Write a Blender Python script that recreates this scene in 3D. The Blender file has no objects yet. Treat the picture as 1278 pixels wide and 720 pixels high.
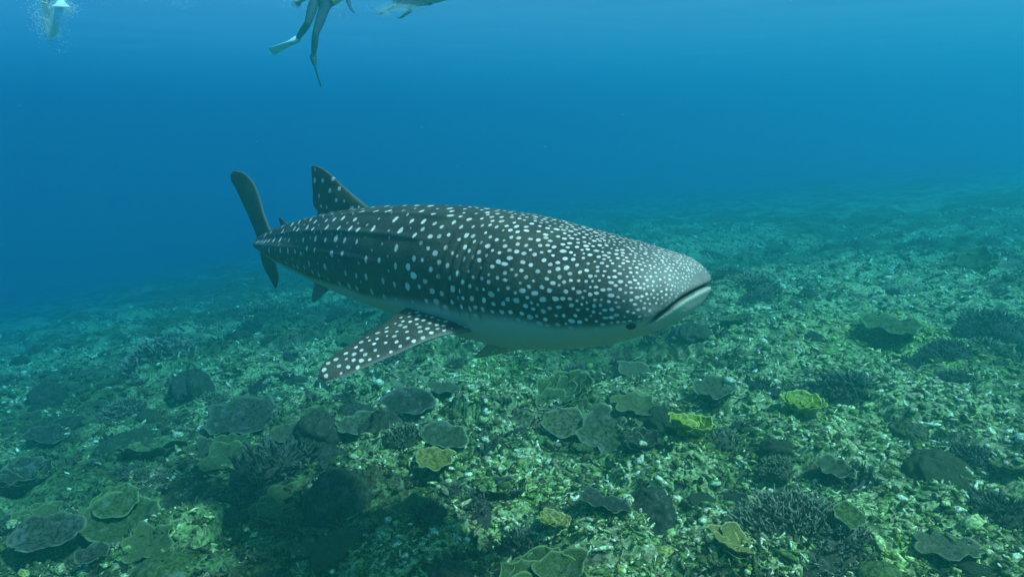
import bpy, math, random
import numpy as np
from mathutils import Vector, Matrix, kdtree

random.seed(7)
rng = np.random.default_rng(11)
scene = bpy.context.scene
COL = scene.collection

# ------------------------------------------------------------------ camera
CAM_Z = 3.2
F_PX, CX, CY = 912.0, 639.0, 360.0          # focal length and centre in photograph pixels (1278 wide)
PITCH = math.atan(190 / 912.0)
cam = bpy.data.cameras.new('camera')
cam.sensor_width = 36.0
cam.lens = 36.0 * F_PX / 1278.0
cam.clip_start = 0.05
cam.clip_end = 400.0
cam_o = bpy.data.objects.new('camera', cam)
cam_o.location = (0, 0, CAM_Z)
cam_o.rotation_euler = (math.pi / 2 - PITCH, 0, 0)
COL.objects.link(cam_o)
scene.camera = cam_o

# ------------------------------------------------------------------ sky and sun
SUN_DIR = Vector((0.46, -0.26, 0.85)).normalized()      # towards the sun
world = bpy.data.worlds.new('World')
scene.world = world
world.use_nodes = True
wn = world.node_tree
wn.nodes.clear()
sky = wn.nodes.new('ShaderNodeTexSky')
sky.sky_type = 'NISHITA'
sky.sun_disc = False
sky.sun_elevation = math.asin(SUN_DIR.z)
sky.sun_rotation = math.atan2(SUN_DIR.x, SUN_DIR.y)
bg = wn.nodes.new('ShaderNodeBackground')
bg.inputs['Strength'].default_value = 0.12
wo = wn.nodes.new('ShaderNodeOutputWorld')
wn.links.new(sky.outputs[0], bg.inputs[0])
wn.links.new(bg.outputs[0], wo.inputs[0])

sun = bpy.data.lights.new('sun', 'SUN')
sun.energy = 5.0
sun.angle = math.radians(5.0)
sun.color = (1.0, 0.95, 0.78)
sun_o = bpy.data.objects.new('sun', sun)
sun_o.rotation_euler = SUN_DIR.to_track_quat('Z', 'Y').to_euler()
sun_o.location = (4, 2, 30)
COL.objects.link(sun_o)

scene.view_settings.view_transform = 'Standard'
scene.view_settings.look = 'None'
scene.view_settings.gamma = 1.0
scene.view_settings.use_curve_mapping = False
scene.view_settings.exposure = 0.42
scene.cycles.max_bounces = 6
scene.cycles.volume_bounces = 2
scene.cycles.transparent_max_bounces = 12
scene.cycles.use_denoising = True

# ------------------------------------------------------------------ helpers
CP, SP = math.cos(PITCH), math.sin(PITCH)


def P(px, py, d):
    """Point at depth d (metres along the view axis) that stands where the photograph shows (px, py)."""
    x = (px - CX) / F_PX * d
    y = -(py - CY) / F_PX * d
    return Vector((x, d * CP + y * SP, CAM_Z - d * SP + y * CP))


def tag(o, label=None, cat=None, group=None, kind=None):
    if label: o['label'] = label
    if cat: o['category'] = cat
    if group: o['group'] = group
    if kind: o['kind'] = kind
    return o


def link(name, me, mat=None, parent=None):
    o = bpy.data.objects.new(name, me)
    COL.objects.link(o)
    if mat is not None and me is not None and len(me.materials) == 0:
        me.materials.append(mat)
    if parent is not None:
        o.parent = parent
    return o


def empty(name, loc=(0, 0, 0)):
    o = bpy.data.objects.new(name, None)
    o.location = loc
    o.empty_display_size = 0.2
    COL.objects.link(o)
    return o


def np_mesh(name, verts, faces, attrs=None, smooth=True):
    """verts (n,3), faces (m,k) all of one k; attrs: name -> (n,) float or (n,3) colour."""
    verts = np.asarray(verts, dtype=np.float32)
    faces = np.asarray(faces, dtype=np.int32)
    me = bpy.data.meshes.new(name)
    n, (m, k) = len(verts), faces.shape
    me.vertices.add(n)
    me.vertices.foreach_set('co', verts.ravel())
    me.loops.add(m * k)
    me.loops.foreach_set('vertex_index', faces.ravel())
    me.polygons.add(m)
    me.polygons.foreach_set('loop_start', np.arange(0, m * k, k, dtype=np.int32))
    me.polygons.foreach_set('use_smooth', np.full(m, smooth, dtype=bool))
    me.update(calc_edges=True)
    for an, av in (attrs or {}).items():
        av = np.asarray(av, dtype=np.float32)
        if av.ndim == 1:
            a = me.attributes.new(an, 'FLOAT', 'POINT')
            a.data.foreach_set('value', av)
        else:
            a = me.attributes.new(an, 'FLOAT_COLOR', 'POINT')
            c = np.ones((n, 4), dtype=np.float32)
            c[:, :3] = av
            a.data.foreach_set('color', c.ravel())
    return me


def grid_faces(nu, nv, wrap_v=False):
    """quads of an nu x nv vertex grid, index = i*nv + j"""
    i = np.arange(nu - 1)[:, None]
    j = np.arange(nv if wrap_v else nv - 1)[None, :]
    j2 = (j + 1) % nv
    a = i * nv + j
    b = i * nv + j2
    c = (i + 1) * nv + j2
    d = (i + 1) * nv + j
    return np.stack([a, d, c, b], -1).reshape(-1, 4)


# --- vectorised noise
def hash2(ix, iy, seed=0):
    h = (ix.astype(np.int64) * 374761393 + iy.astype(np.int64) * 668265263 + seed * 974711) & 0x7fffffff
    h = ((h ^ (h >> 13)) * 1274126177) & 0x7fffffff
    h = h ^ (h >> 16)
    return (h & 0xffff) / 65535.0


def vnoise(x, y, seed=0):
    ix, iy = np.floor(x), np.floor(y)
    fx, fy = x - ix, y - iy
    fx = fx * fx * (3 - 2 * fx)
    fy = fy * fy * (3 - 2 * fy)
    a = hash2(ix, iy, seed); b = hash2(ix + 1, iy, seed)
    c = hash2(ix, iy + 1, seed); d = hash2(ix + 1, iy + 1, seed)
    return (a * (1 - fx) + b * fx) * (1 - fy) + (c * (1 - fx) + d * fx) * fy * 1.0


def fbm(x, y, oct=4, seed=0, gain=0.5):
    s, a, t = 0.0, 1.0, 0.0
    for k in range(oct):
        c, sn = math.cos(0.6 * k), math.sin(0.6 * k)
        s = s + a * vnoise((x * c - y * sn) * 2 ** k, (x * sn + y * c) * 2 ** k, seed + k * 17)
        t += a
        a *= gain
    return s / t


def worley(x, y, seed=0):
    """distance to the nearest feature point, and that cell's random number"""
    ix, iy = np.floor(x), np.floor(y)
    best = np.full(np.shape(x), 9.0)
    rid = np.zeros(np.shape(x))
    for dx in (-1, 0, 1):
        for dy in (-1, 0, 1):
            cx, cy = ix + dx, iy + dy
            px = cx + 0.15 + 0.7 * hash2(cx, cy, seed + 1)
            py = cy + 0.15 + 0.7 * hash2(cx, cy, seed + 2)
            d = np.hypot(px - x, py - y)
            r = hash2(cx, cy, seed + 3)
            m = d < best
            best = np.where(m, d, best)
            rid = np.where(m, r, rid)
    return best, rid


def sstep(a, b, x):
    t = np.clip((x - a) / (b - a), 0, 1)
    return t * t * (3 - 2 * t)


# ------------------------------------------------------------------ materials
def new_mat(name):
    m = bpy.data.materials.new(name)
    m.use_nodes = True
    nt = m.node_tree
    bs = nt.nodes['Principled BSDF']
    return m, nt, bs


def nd(nt, typ, **kw):
    n = nt.nodes.new(typ)
    for k, v in kw.items():
        setattr(n, k, v)
    return n


def attr(nt, name):
    return nd(nt, 'ShaderNodeAttribute', attribute_name=name)


def mixc(nt, fac, a, b, blend='MIX'):
    n = nd(nt, 'ShaderNodeMix', data_type='RGBA', blend_type=blend)
    for sock, v in ((0, fac), (6, a), (7, b)):
        if hasattr(v, 'links') or isinstance(v, bpy.types.NodeSocket):
            nt.links.new(v, n.inputs[sock])
        elif sock == 0:
            n.inputs[0].default_value = v
        else:
            n.inputs[sock].default_value = (*v, 1)
    return n.outputs[2]


def ramp(nt, src, lo, hi, to0=0.0, to1=1.0):
    n = nd(nt, 'ShaderNodeMapRange', interpolation_type='SMOOTHSTEP')
    nt.links.new(src, n.inputs[0])
    for i, v in enumerate((lo, hi, to0, to1)):
        n.inputs[i + 1].default_value = v
    return n.outputs[0]


def noise(nt, scale, detail=3, coord=None, rough=0.55):
    n = nd(nt, 'ShaderNodeTexNoise')
    n.inputs['Scale'].default_value = scale
    n.inputs['Detail'].default_value = detail
    n.inputs['Roughness'].default_value = rough
    if coord is not None:
        nt.links.new(coord, n.inputs['Vector'])
    return n.outputs[0]


def bump(nt, bs, h, strength, dist):
    b = nd(nt, 'ShaderNodeBump')
    b.inputs['Strength'].default_value = strength
    b.inputs['Distance'].default_value = dist
    nt.links.new(h, b.inputs['Height'])
    nt.links.new(b.outputs[0], bs.inputs['Normal'])


def set_in(bs, nt, name, v):
    if isinstance(v, bpy.types.NodeSocket):
        nt.links.new(v, bs.inputs[name])
    elif isinstance(v, tuple):
        bs.inputs[name].default_value = (*v, 1)
    else:
        bs.inputs[name].default_value = v


# seabed: colour from vertex patches, broken by fine grain
def mat_reef(name, grain=26.0, bstr=0.9):
    m, nt, bs = new_mat(name)
    co = nd(nt, 'ShaderNodeTexCoord').outputs['Object']
    c = attr(nt, 'col').outputs['Color']
    n1 = noise(nt, grain, 4, co, 0.7)
    f1 = ramp(nt, n1, 0.36, 0.66, 0.35, 1.75)
    mul = nd(nt, 'ShaderNodeVectorMath', operation='SCALE')
    nt.links.new(c, mul.inputs[0]); nt.links.new(f1, mul.inputs['Scale'])
    n2 = noise(nt, grain * 0.35, 3, co)
    tint = mixc(nt, ramp(nt, n2, 0.4, 0.62), (0.85, 0.95, 0.75), (1.15, 1.0, 1.1))
    cc = mixc(nt, 1.0, mul.outputs[0], tint, 'MULTIPLY')
    nt.links.new(cc, bs.inputs['Base Color'])
    bs.inputs['Roughness'].default_value = 0.9
    bs.inputs['Specular IOR Level'].default_value = 0.1
    bump(nt, bs, n1, bstr, 0.03)
    return m


M_SEABED = mat_reef('seabed_reef')
M_RUBBLE = mat_reef('rubble', 40.0, 0.5)


def mat_coral(name, base, rim, grain, spread=0.25, bstr=0.5, use_rim=True):
    """living coral: base colour, paler growing edge (attribute rim), small hue change from one colony to the next"""
    m, nt, bs = new_mat(name)
    co = nd(nt, 'ShaderNodeTexCoord').outputs['Object']
    oi = nd(nt, 'ShaderNodeObjectInfo')
    hs = nd(nt, 'ShaderNodeHueSaturation')
    hs.inputs['Color'].default_value = (*base, 1)
    nt.links.new(ramp(nt, oi.outputs['Random'], 0, 1, 0.5 - spread * 0.12, 0.5 + spread * 0.12), hs.inputs['Hue'])
    vv = nd(nt, 'ShaderNodeMath', operation='MULTIPLY_ADD')
    nt.links.new(oi.outputs['Random'], vv.inputs[0])
    vv.inputs[1].default_value = -spread * 2.4
    vv.inputs[2].default_value = 1 + spread * 1.2
    nt.links.new(vv.outputs[0], hs.inputs['Value'])
    n1 = noise(nt, grain, 3, co, 0.6)
    n2 = noise(nt, grain * 0.22, 4, co, 0.7)
    c = mixc(nt, ramp(nt, n1, 0.38, 0.62), hs.outputs[0], tuple(0.35 * b for b in base))
    c = mixc(nt, ramp(nt, n2, 0.48, 0.68, 0, 0.6), c, tuple(min(1, 0.6 * b + 0.12) for b in base))
    if use_rim:
        c = mixc(nt, attr(nt, 'rim').outputs['Fac'], c, rim)
    nt.links.new(c, bs.inputs['Base Color'])
    bs.inputs['Roughness'].default_value = 0.85
    bs.inputs['Specular IOR Level'].default_value = 0.15
    bump(nt, bs, n1, bstr, 0.035)
    return m


M_PLATE = mat_coral('plate_coral_olive', (0.105, 0.115, 0.042), (0.30, 0.34, 0.16), 30, 0.3)
M_PLATE_D = mat_coral('plate_coral_brown', (0.062, 0.066, 0.032), (0.24, 0.25, 0.14), 30, 0.3)
M_PLATE_G = mat_coral('plate_coral_green', (0.115, 0.15, 0.035), (0.30, 0.36, 0.13), 30, 0.2)
M_YELLOW = mat_coral('yellow_green_coral', (0.36, 0.38, 0.02), (0.66, 0.70, 0.16), 30, 0.15)
M_OCHRE = mat_coral('ochre_coral', (0.34, 0.27, 0.05), (0.62, 0.56, 0.22), 30, 0.15)
M_BOULDER = mat_coral('boulder_coral', (0.10, 0.115, 0.04), (0.3, 0.3, 0.2), 45, 0.35, 0.8, False)
M_BRANCH = mat_coral('branching_coral', (0.10, 0.10, 0.040), (0.42, 0.42, 0.22), 45, 0.35)
M_BRANCH_D = mat_coral('dark_branching_coral', (0.056, 0.057, 0.033), (0.17, 0.18, 0.12), 45, 0.3)
M_BRANCH_P = mat_coral('pinkish_branching_coral', (0.085, 0.070, 0.036), (0.44, 0.40, 0.24), 45, 0.3)


def mat_plain(name, col, rough=0.6, spec=0.3, var=0.3, scale=20):
    m, nt, bs = new_mat(name)
    co = nd(nt, 'ShaderNodeTexCoord').outputs['Object']
    n1 = noise(nt, scale, 3, co)
    c = mixc(nt, ramp(nt, n1, 0.35, 0.65), tuple((1 - var) * v for v in col), tuple(min(1, (1 + var * 0.5) * v) for v in col))
    nt.links.new(c, bs.inputs['Base Color'])
    bs.inputs['Roughness'].default_value = rough
    bs.inputs['Specular IOR Level'].default_value = spec
    return m


# shark skin: dark grey back, white spots, pale underside
def mat_skin(name, dark=(0.034, 0.034, 0.034), olive=(0.072, 0.072, 0.048), spot=(0.92, 0.86, 0.74), belly=(0.44, 0.48, 0.37)):
    m, nt, bs = new_mat(name)
    co = nd(nt, 'ShaderNodeTexCoord').outputs['Object']
    n1 = noise(nt, 5.0, 4, co)
    n2 = noise(nt, 60.0, 3, co)
    base = mixc(nt, ramp(nt, n1, 0.35, 0.68), dark, olive)
    base = mixc(nt, ramp(nt, n2, 0.4, 0.75, 0.0, 0.35), base, tuple(2.0 * v for v in olive))
    base = mixc(nt, attr(nt, 'snout').outputs['Fac'], base, (0.24, 0.24, 0.20))
    base = mixc(nt, attr(nt, 'belly').outputs['Fac'], base, belly)
    s = attr(nt, 'spot').outputs['Fac']
    wob = nd(nt, 'ShaderNodeMath', operation='MULTIPLY_ADD')
    nt.links.new(noise(nt, 45.0, 2, co), wob.inputs[0])
    wob.inputs[1].default_value = 0.75
    nt.links.new(s, wob.inputs[2])
    f = ramp(nt, wob.outputs[0], 0.36, 0.72)
    st = nd(nt, 'ShaderNodeMath', operation='MULTIPLY')
    nt.links.new(f, st.inputs[0]); nt.links.new(attr(nt, 'spot_strength').outputs['Fac'], st.inputs[1])
    c = mixc(nt, st.outputs[0], base, spot)
    c = mixc(nt, attr(nt, 'mouth').outputs['Fac'], c, (0.012, 0.013, 0.013))
    nt.links.new(c, bs.inputs['Base Color'])
    bs.inputs['Roughness'].default_value = 0.55
    bs.inputs['Specular IOR Level'].default_value = 0.25
    bump(nt, bs, n2, 0.5, 0.010)
    return m


M_SKIN = mat_skin('shark_skin')
M_EYE = mat_plain('shark_eye', (0.008, 0.008, 0.009), 0.25, 0.5, 0.1)

# ------------------------------------------------------------------ terrain
SURF_Z = 5.85


def ground_h(x, y, fine=True):
    x = np.asarray(x, dtype=float); y = np.asarray(y, dtype=float)
    h = np.where(x > 0, 0.085 * x, 0.115 * x)
    h = h - 0.030 * np.clip(-x - 2.5, 0, 40) ** 1.25
    h = h - 0.062 * np.clip(y - 12, 0, 80)
    h = h + 0.70 * (fbm(x / 4.2 + 3.1, y / 4.2 + 1.7, 3, 5) - 0.5)
    d, r = worley(x / 0.95, y / 0.95, 21)
    h = h + 0.26 * (r ** 1.5) * np.sqrt(np.clip(1 - (d / 0.62) ** 2, 0, 1))
    d2, r2 = worley(x / 0.36 + 9, y / 0.36, 33)
    h = h + 0.10 * r2 * np.sqrt(np.clip(1 - (d2 / 0.6) ** 2, 0, 1))
    if fine:
        h = h + 0.07 * (fbm(x / 0.16, y / 0.16, 3, 44, 0.6) - 0.5)
    return h


def gh(x, y):
    return float(ground_h(np.array([x]), np.array([y]))[0])


def G(px, py):
    """where the view ray of (px, py) meets the seabed"""
    o = Vector((0, 0, CAM_Z))
    v = P(px, py, 1.0) - o
    t = np.linspace(1.5, 60, 6000)
    pts = np.array(o)[None, :] + t[:, None] * np.array(v)[None, :]
    hh = ground_h(pts[:, 0], pts[:, 1])
    k = np.argmax(pts[:, 2] < hh)
    if k == 0: k = len(t) - 1
    return Vector(pts[k]), float(t[k])


def patch_mask(x, y):
    """0 = dark overgrown reef, 1 = pale rubble and sand; PATCHES also paint in shade and light"""
    big = fbm(x / 2.6 + 7, y / 2.6, 3, 71)
    mid = fbm(x / 0.7 + 3, y / 0.7 + 5, 3, 77)
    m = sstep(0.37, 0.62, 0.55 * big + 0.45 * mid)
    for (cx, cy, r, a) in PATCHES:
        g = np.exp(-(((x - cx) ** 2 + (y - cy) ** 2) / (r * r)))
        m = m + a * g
    return np.clip(m, 0, 1)


# pale sand or rubble clearings and darker overgrown stretches; some paint in shark shade and the lit far reef
PATCHES = []
for px, py, r, a in [(760, 690, 0.55, 0.7), (1010, 575, 0.7, 0.3), (1200, 650, 0.7, 0.4), (890, 620, 0.7, 0.4), (820, 500, 0.8, 0.25), (1170, 545, 1.1, 0.55), (1230, 510, 1.0, 0.5), (1120, 660, 0.55, 0.6), (1000, 700, 0.5, 0.35),
                     (250, 650, 0.55, 0.6), (650, 620, 0.5, 0.55), (1180, 440, 1.5, 0.5), (600, 480, 1.2, 0.3), (540, 575, 0.5, 0.35),
                     (430, 640, 0.7, -0.25), (340, 575, 0.8, -0.4), (1060, 350, 2.0, 0.4), (960, 420, 1.2, 0.25), (60, 660, 0.9, -0.5), (990, 650, 0.7, -0.4),  # hollow below the shark painted darker as its shadow; far reef painted lighter as lit
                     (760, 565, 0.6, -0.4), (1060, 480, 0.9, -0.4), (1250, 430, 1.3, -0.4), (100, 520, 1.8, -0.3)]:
    g, _ = G(px, py)
    PATCHES.append((g.x, g.y, r, a))


TINTS = [(G(a, b)[0], r) for a, b, r in [(250, 640, 0.45), (650, 615, 0.4), (1010, 515, 0.5), (870, 545, 0.5), (545, 580, 0.35), (1130, 690, 0.5), (1180, 430, 1.0), (620, 460, 0.7), (430, 560, 0.4), (1090, 410, 1.0)]]


def tint_mask(x, y):
    t = 0
    for g, r in TINTS:
        t = t + np.exp(-((x - g.x) ** 2 + (y - g.y) ** 2) / (r * r))
    return np.clip(t * (0.3 + 1.2 * fbm(x / 0.3, y / 0.3, 2, 131)), 0, 1) * 0.75


def reef_colour(x, y):
    m = patch_mask(x, y)
    f = fbm(x / 0.22, y / 0.22, 3, 91, 0.65)
    f2 = fbm(x / 0.09, y / 0.09, 2, 95, 0.6)
    dark = np.array([0.048, 0.050, 0.022])
    olive = np.array([0.110, 0.160, 0.055])
    pale = np.array([0.38, 0.42, 0.17])
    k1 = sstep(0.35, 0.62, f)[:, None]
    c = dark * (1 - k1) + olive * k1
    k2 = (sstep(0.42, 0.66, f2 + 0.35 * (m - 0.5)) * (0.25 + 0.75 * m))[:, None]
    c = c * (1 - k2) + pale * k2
    pur = sstep(0.6, 0.75, fbm(x / 0.5, y / 0.5, 2, 103))[:, None]
    c = c * (1 - 0.5 * pur) + np.array([0.16, 0.12, 0.08]) * 0.5 * pur
    t = tint_mask(x, y)[:, None]
    c = c * (1 - t) + (c * 0.6 + np.array([0.10, 0.13, 0.02])) * t
    return c


def build_seabed():
    nx, ny = 640, 580
    u = np.linspace(-1, 1, nx)
    xs = 7.0 * u + 113.0 * np.sign(u) * np.abs(u) ** 5.5
    v = np.linspace(0, 1, ny)
    ys = -8 + 10.5 * np.clip(v / 0.10, 0, 1) + np.where(v > 0.10, 0, 0)
    w = np.clip((v - 0.10) / 0.90, 0, 1)
    ys = np.where(v <= 0.10, ys, 2.5 * np.exp(w * math.log(126 / 2.5)))
    X, Y = np.meshgrid(xs, ys, indexing='ij')
    x, y = X.ravel(), Y.ravel()
    z = ground_h(x, y)
    # overhanging crumbs: sideways jitter so that lumps are not a pure height field
    jx = 0.05 * (vnoise(x / 0.12, y / 0.12, 201) - 0.5); jy = 0.05 * (vnoise(x / 0.12, y / 0.12, 207) - 0.5)
    f = grid_faces(nx, ny)[:, ::-1]
    me = np_mesh('seabed', np.stack([x + jx, y + jy, z], -1), f, {'col': reef_colour(x, y)})
    o = link('seabed', me, M_SEABED)
    tag(o, 'rubbly reef slope of dark growth and pale coral rubble', 'seabed', kind='structure')


build_seabed()


# ------------------------------------------------------------------ water surface
def build_surface():
    n = 420
    u = np.linspace(-1, 1, n)
    xs = 20 * u + 98 * np.sign(u) * np.abs(u) ** 5
    ys = xs + 8
    X, Y = np.meshgrid(xs, ys, indexing='ij')
    x, y = X.ravel(), Y.ravel()
    z = SURF_Z + 0.05 * (fbm(x / 2.2, y / 1.5, 4, 301, 0.45) - 0.5)
    me = np_mesh('water_surface', np.stack([x, y, z], -1), grid_faces(n, n)[:, ::-1])
    m = bpy.data.materials.new('sea_surface'); m.use_nodes = True
    nt = m.node_tree; nt.nodes.clear()
    out = nd(nt, 'ShaderNodeOutputMaterial')
    fr = nd(nt, 'ShaderNodeFresnel'); fr.inputs['IOR'].default_value = 1.33
    tr = nd(nt, 'ShaderNodeBsdfTransparent')
    gl = nd(nt, 'ShaderNodeBsdfGlossy'); gl.inputs['Roughness'].default_value = 0.03
    gl.inputs['Color'].default_value = (0.95, 0.97, 1, 1)
    mx = nd(nt, 'ShaderNodeMixShader')
    co = nd(nt, 'ShaderNodeTexCoord').outputs['Object']
    b = nd(nt, 'ShaderNodeBump'); b.inputs['Strength'].default_value = 0.15; b.inputs['Distance'].default_value = 0.02
    nt.links.new(noise(nt, 3.0, 3, co), b.inputs['Height'])
    nt.links.new(b.outputs[0], gl.inputs['Normal']); nt.links.new(b.outputs[0], fr.inputs['Normal'])
    nt.links.new(fr.outputs[0], mx.inputs[0]); nt.links.new(tr.outputs[0], mx.inputs[1]); nt.links.new(gl.outputs[0], mx.inputs[2])
    nt.links.new(mx.outputs[0], out.inputs['Surface'])
    o = link('water_surface', me, m)
    tag(o, 'rippled underside of the sea surface', 'water', kind='structure')


build_surface()


# ------------------------------------------------------------------ the water itself: one even volume
def build_haze():
    x0, x1, y0, y1, z0, z1 = -118, 118, -60, 126, -75, SURF_Z + 0.25
    vs = [(x, y, z) for x in (x0, x1) for y in (y0, y1) for z in (z0, z1)]
    fs = [(0, 1, 3, 2), (4, 6, 7, 5), (0, 4, 5, 1), (2, 3, 7, 6), (0, 2, 6, 4), (1, 5, 7, 3)]
    me = bpy.data.meshes.new('haze'); me.from_pydata(vs, [], fs)
    m = bpy.data.materials.new('sea_water'); m.use_nodes = True
    nt = m.node_tree; nt.nodes.clear()
    out = nd(nt, 'ShaderNodeOutputMaterial')
    v = nd(nt, 'ShaderNodeVolumePrincipled')
    v.inputs['Color'].default_value = (0.024, 0.190, 0.157, 1)
    v.inputs['Absorption Color'].default_value = (0.0, 0.48, 0.862, 1)
    v.inputs['Density'].default_value = 0.138
    v.inputs['Anisotropy'].default_value = 0.48
    nt.links.new(v.outputs[0], out.inputs['Volume'])
    o = link('haze', me, m)
    tag(o, 'blue sea water filling the whole view', 'water', kind='stuff')


build_haze()


# ------------------------------------------------------------------ whale shark
# stations from snout to tail root: photograph x, depth, top y, bottom y, half width (m)
ST = np.array([
    # px    d     top  bottom  hw
    (878, 3.97, 330, 381, 0.40),
    (871, 3.985, 326, 386, 0.405),
    (852, 4.04, 320, 396, 0.40),
    (815, 4.12, 309, 412, 0.425),
    (770, 4.24, 297, 426, 0.445),
    (720, 4.38, 284, 433, 0.46),
    (670, 4.54, 271, 434, 0.46),
    (630, 4.70, 264, 428, 0.445),
    (590, 4.86, 259, 418, 0.43),
    (550, 5.06, 256, 405, 0.415),
    (505, 5.30, 256, 390, 0.385),
    (460, 5.58, 259, 375, 0.335),
    (420, 5.90, 265, 360, 0.275),
    (385, 6.25, 273, 345, 0.205),
    (358, 6.55, 281, 333, 0.145),
    (338, 6.82, 289, 321, 0.095),
    (326, 7.00, 295, 314, 0.055),
], dtype=float)


class Spine:
    def __init__(self):
        px, d, t, b, w = ST.T
        c = (t + b) / 2
        self.pts = np.array([P(px[i], c[i], d[i]) for i in range(len(px))])
        half = (b - t) / 2 * d / F_PX
        seg = np.linalg.norm(np.diff(self.pts, axis=0), axis=1)
        self.s = np.concatenate([[0], np.cumsum(seg)])
        self.half, self.w = half, w
        self.L = self.s[-1]

    def at(self, s):
        """smooth interpolation (Catmull-Rom over arc length) of centre, half height and half width"""
        data = np.concatenate([self.pts, self.half[:, None], self.w[:, None]], 1)
        k = self.s
        m = np.gradient(data, k, axis=0)
        i = np.clip(np.searchsorted(k, s) - 1, 0, len(k) - 2)
        h = (k[i + 1] - k[i])
        t = np.clip((s - k[i]) / h, 0, 1)[:, None]
        h = h[:, None]
        r = ((2 * t ** 3 - 3 * t ** 2 + 1) * data[i] + (t ** 3 - 2 * t ** 2 + t) * h * m[i]
             + (-2 * t ** 3 + 3 * t ** 2) * data[i + 1] + (t ** 3 - t ** 2) * h * m[i + 1])
        # broad, bluntly rounded end of the snout
        a = np.clip(1 - s / 0.42, 0, 1); b = np.clip(1 - s / 0.15, 0, 1)
        fw = np.clip(1 - a ** 2.5, 1e-6, 1) ** (1 / 2.5); fh = np.clip(1 - b ** 2.2, 1e-6, 1) ** (1 / 2.2)
        return r[:, :3], r[:, 3] * fh, r[:, 4] * fw


SPN = Spine()


def body_frames(s):
    c, hh, w = SPN.at(s)
    c1, _, _ = SPN.at(np.clip(s + 0.12, 0, SPN.L))
    c0, _, _ = SPN.at(np.clip(s - 0.12, 0, SPN.L))
    T = c1 - c0
    T /= np.linalg.norm(T, axis=1)[:, None]              # backwards along the body
    up = np.tile(np.array([0, 0, 1.0]), (len(s), 1))
    R = np.cross(T, up)
    R /= np.linalg.norm(R, axis=1)[:, None]
    U = np.cross(R, T)
    return c, hh, w, T, R, U


def sgnpow(a, p):
    return np.sign(a) * np.abs(a) ** p


# spots on the unbent body (s along, a around): centre, radius, strength
def make_spots():
    spots = []      # (s, canonical y, canonical z, radius, stretch, strength)
    taken = {}

    def free(p, r):
        k = (int(p[0] / 0.12), int(p[1] / 0.12), int(p[2] / 0.12))
        for a in (-1, 0, 1):
            for b in (-1, 0, 1):
                for c in (-1, 0, 1):
                    for q, rq in taken.get((k[0] + a, k[1] + b, k[2] + c), ()):
                        if (p[0] - q[0]) ** 2 + (p[1] - q[1]) ** 2 + (p[2] - q[2]) ** 2 < ((r + rq) * 0.5) ** 2:
                            return False
        taken.setdefault(k, []).append((p, r))
        return True

    R = random.Random(5)
    # dense small spots over the head, growing and opening towards the gills
    for _ in range(42000):
        s = R.uniform(0.02, 1.75)
        th = R.uniform(0, 2 * math.pi)
        p = canon(np.array([s]), np.array([th]))[0]
        gap = 0.020 + 0.024 * min(1, s / 0.75) + 0.022 * max(0, (s - 0.85)) / 0.6
        gap *= R.uniform(0.75, 1.08)
        if s > 1.25 and R.random() < (s - 1.25) / 0.5: continue
        if free(p, gap):
            spots.append((p, R.uniform(0.6, 1.0) if s < 1.0 else R.uniform(0.8, 1.3), gap * R.uniform(0.21, 0.33) * (1 - 0.15 * min(1, max(0, s - 0.7))), R.uniform(0.6, 1.0)))
    # rows of wider set spots and short bars on the trunk and tail
    s = 1.42
    col = 0
    while s < SPN.L - 0.03:
        f = (s - 1.35) / (SPN.L - 1.35)
        _, hh, w, *_ = body_frames(np.array([s]))
        per = math.pi * (hh[0] + w[0]) * 0.95
        n = 24 if per > 1.7 else (18 if per > 1.1 else 12)
        main = col % 2 == 0
        for j in range(n):
            th = (j + 0.5 + R.uniform(-0.13, 0.13) + (0 if main else 0.5)) / n * 2 * math.pi
            ss = s + R.uniform(-0.012, 0.012) + 0.02 * math.sin(j * 1.7 + col)
            p = canon(np.array([ss]), np.array([th]))[0]
            big = main and R.random() < 0.88
            if not main and R.random() < 0.35: continue
            r = R.uniform(0.017, 0.025) if big else R.uniform(0.008, 0.013)
            if free(p, 0.06):
                spots.append((p, R.uniform(1.0, 1.6) if big else 1.1, r, R.uniform(0.9, 1.0) if big else R.uniform(0.3, 0.65)))
        s += (0.082 - 0.022 * f)
        col += 1
    return spots


def canon(s, th):
    """unbent body surface: x = s, y lateral, z up (metres)"""
    _, hh, w, *_ = body_frames(s)
    cs, sn = np.cos(th), np.sin(th)            # th = 0 at the back, growing towards the shark's right side
    e = 0.5 - 0
    y = w * sgnpow(sn, 0.86)
    z = hh * np.where(cs > 0, sgnpow(cs, 0.96), sgnpow(cs, 0.80))
    return np.stack([s, y, z], -1)


MOUTH_END = 0.27


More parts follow.
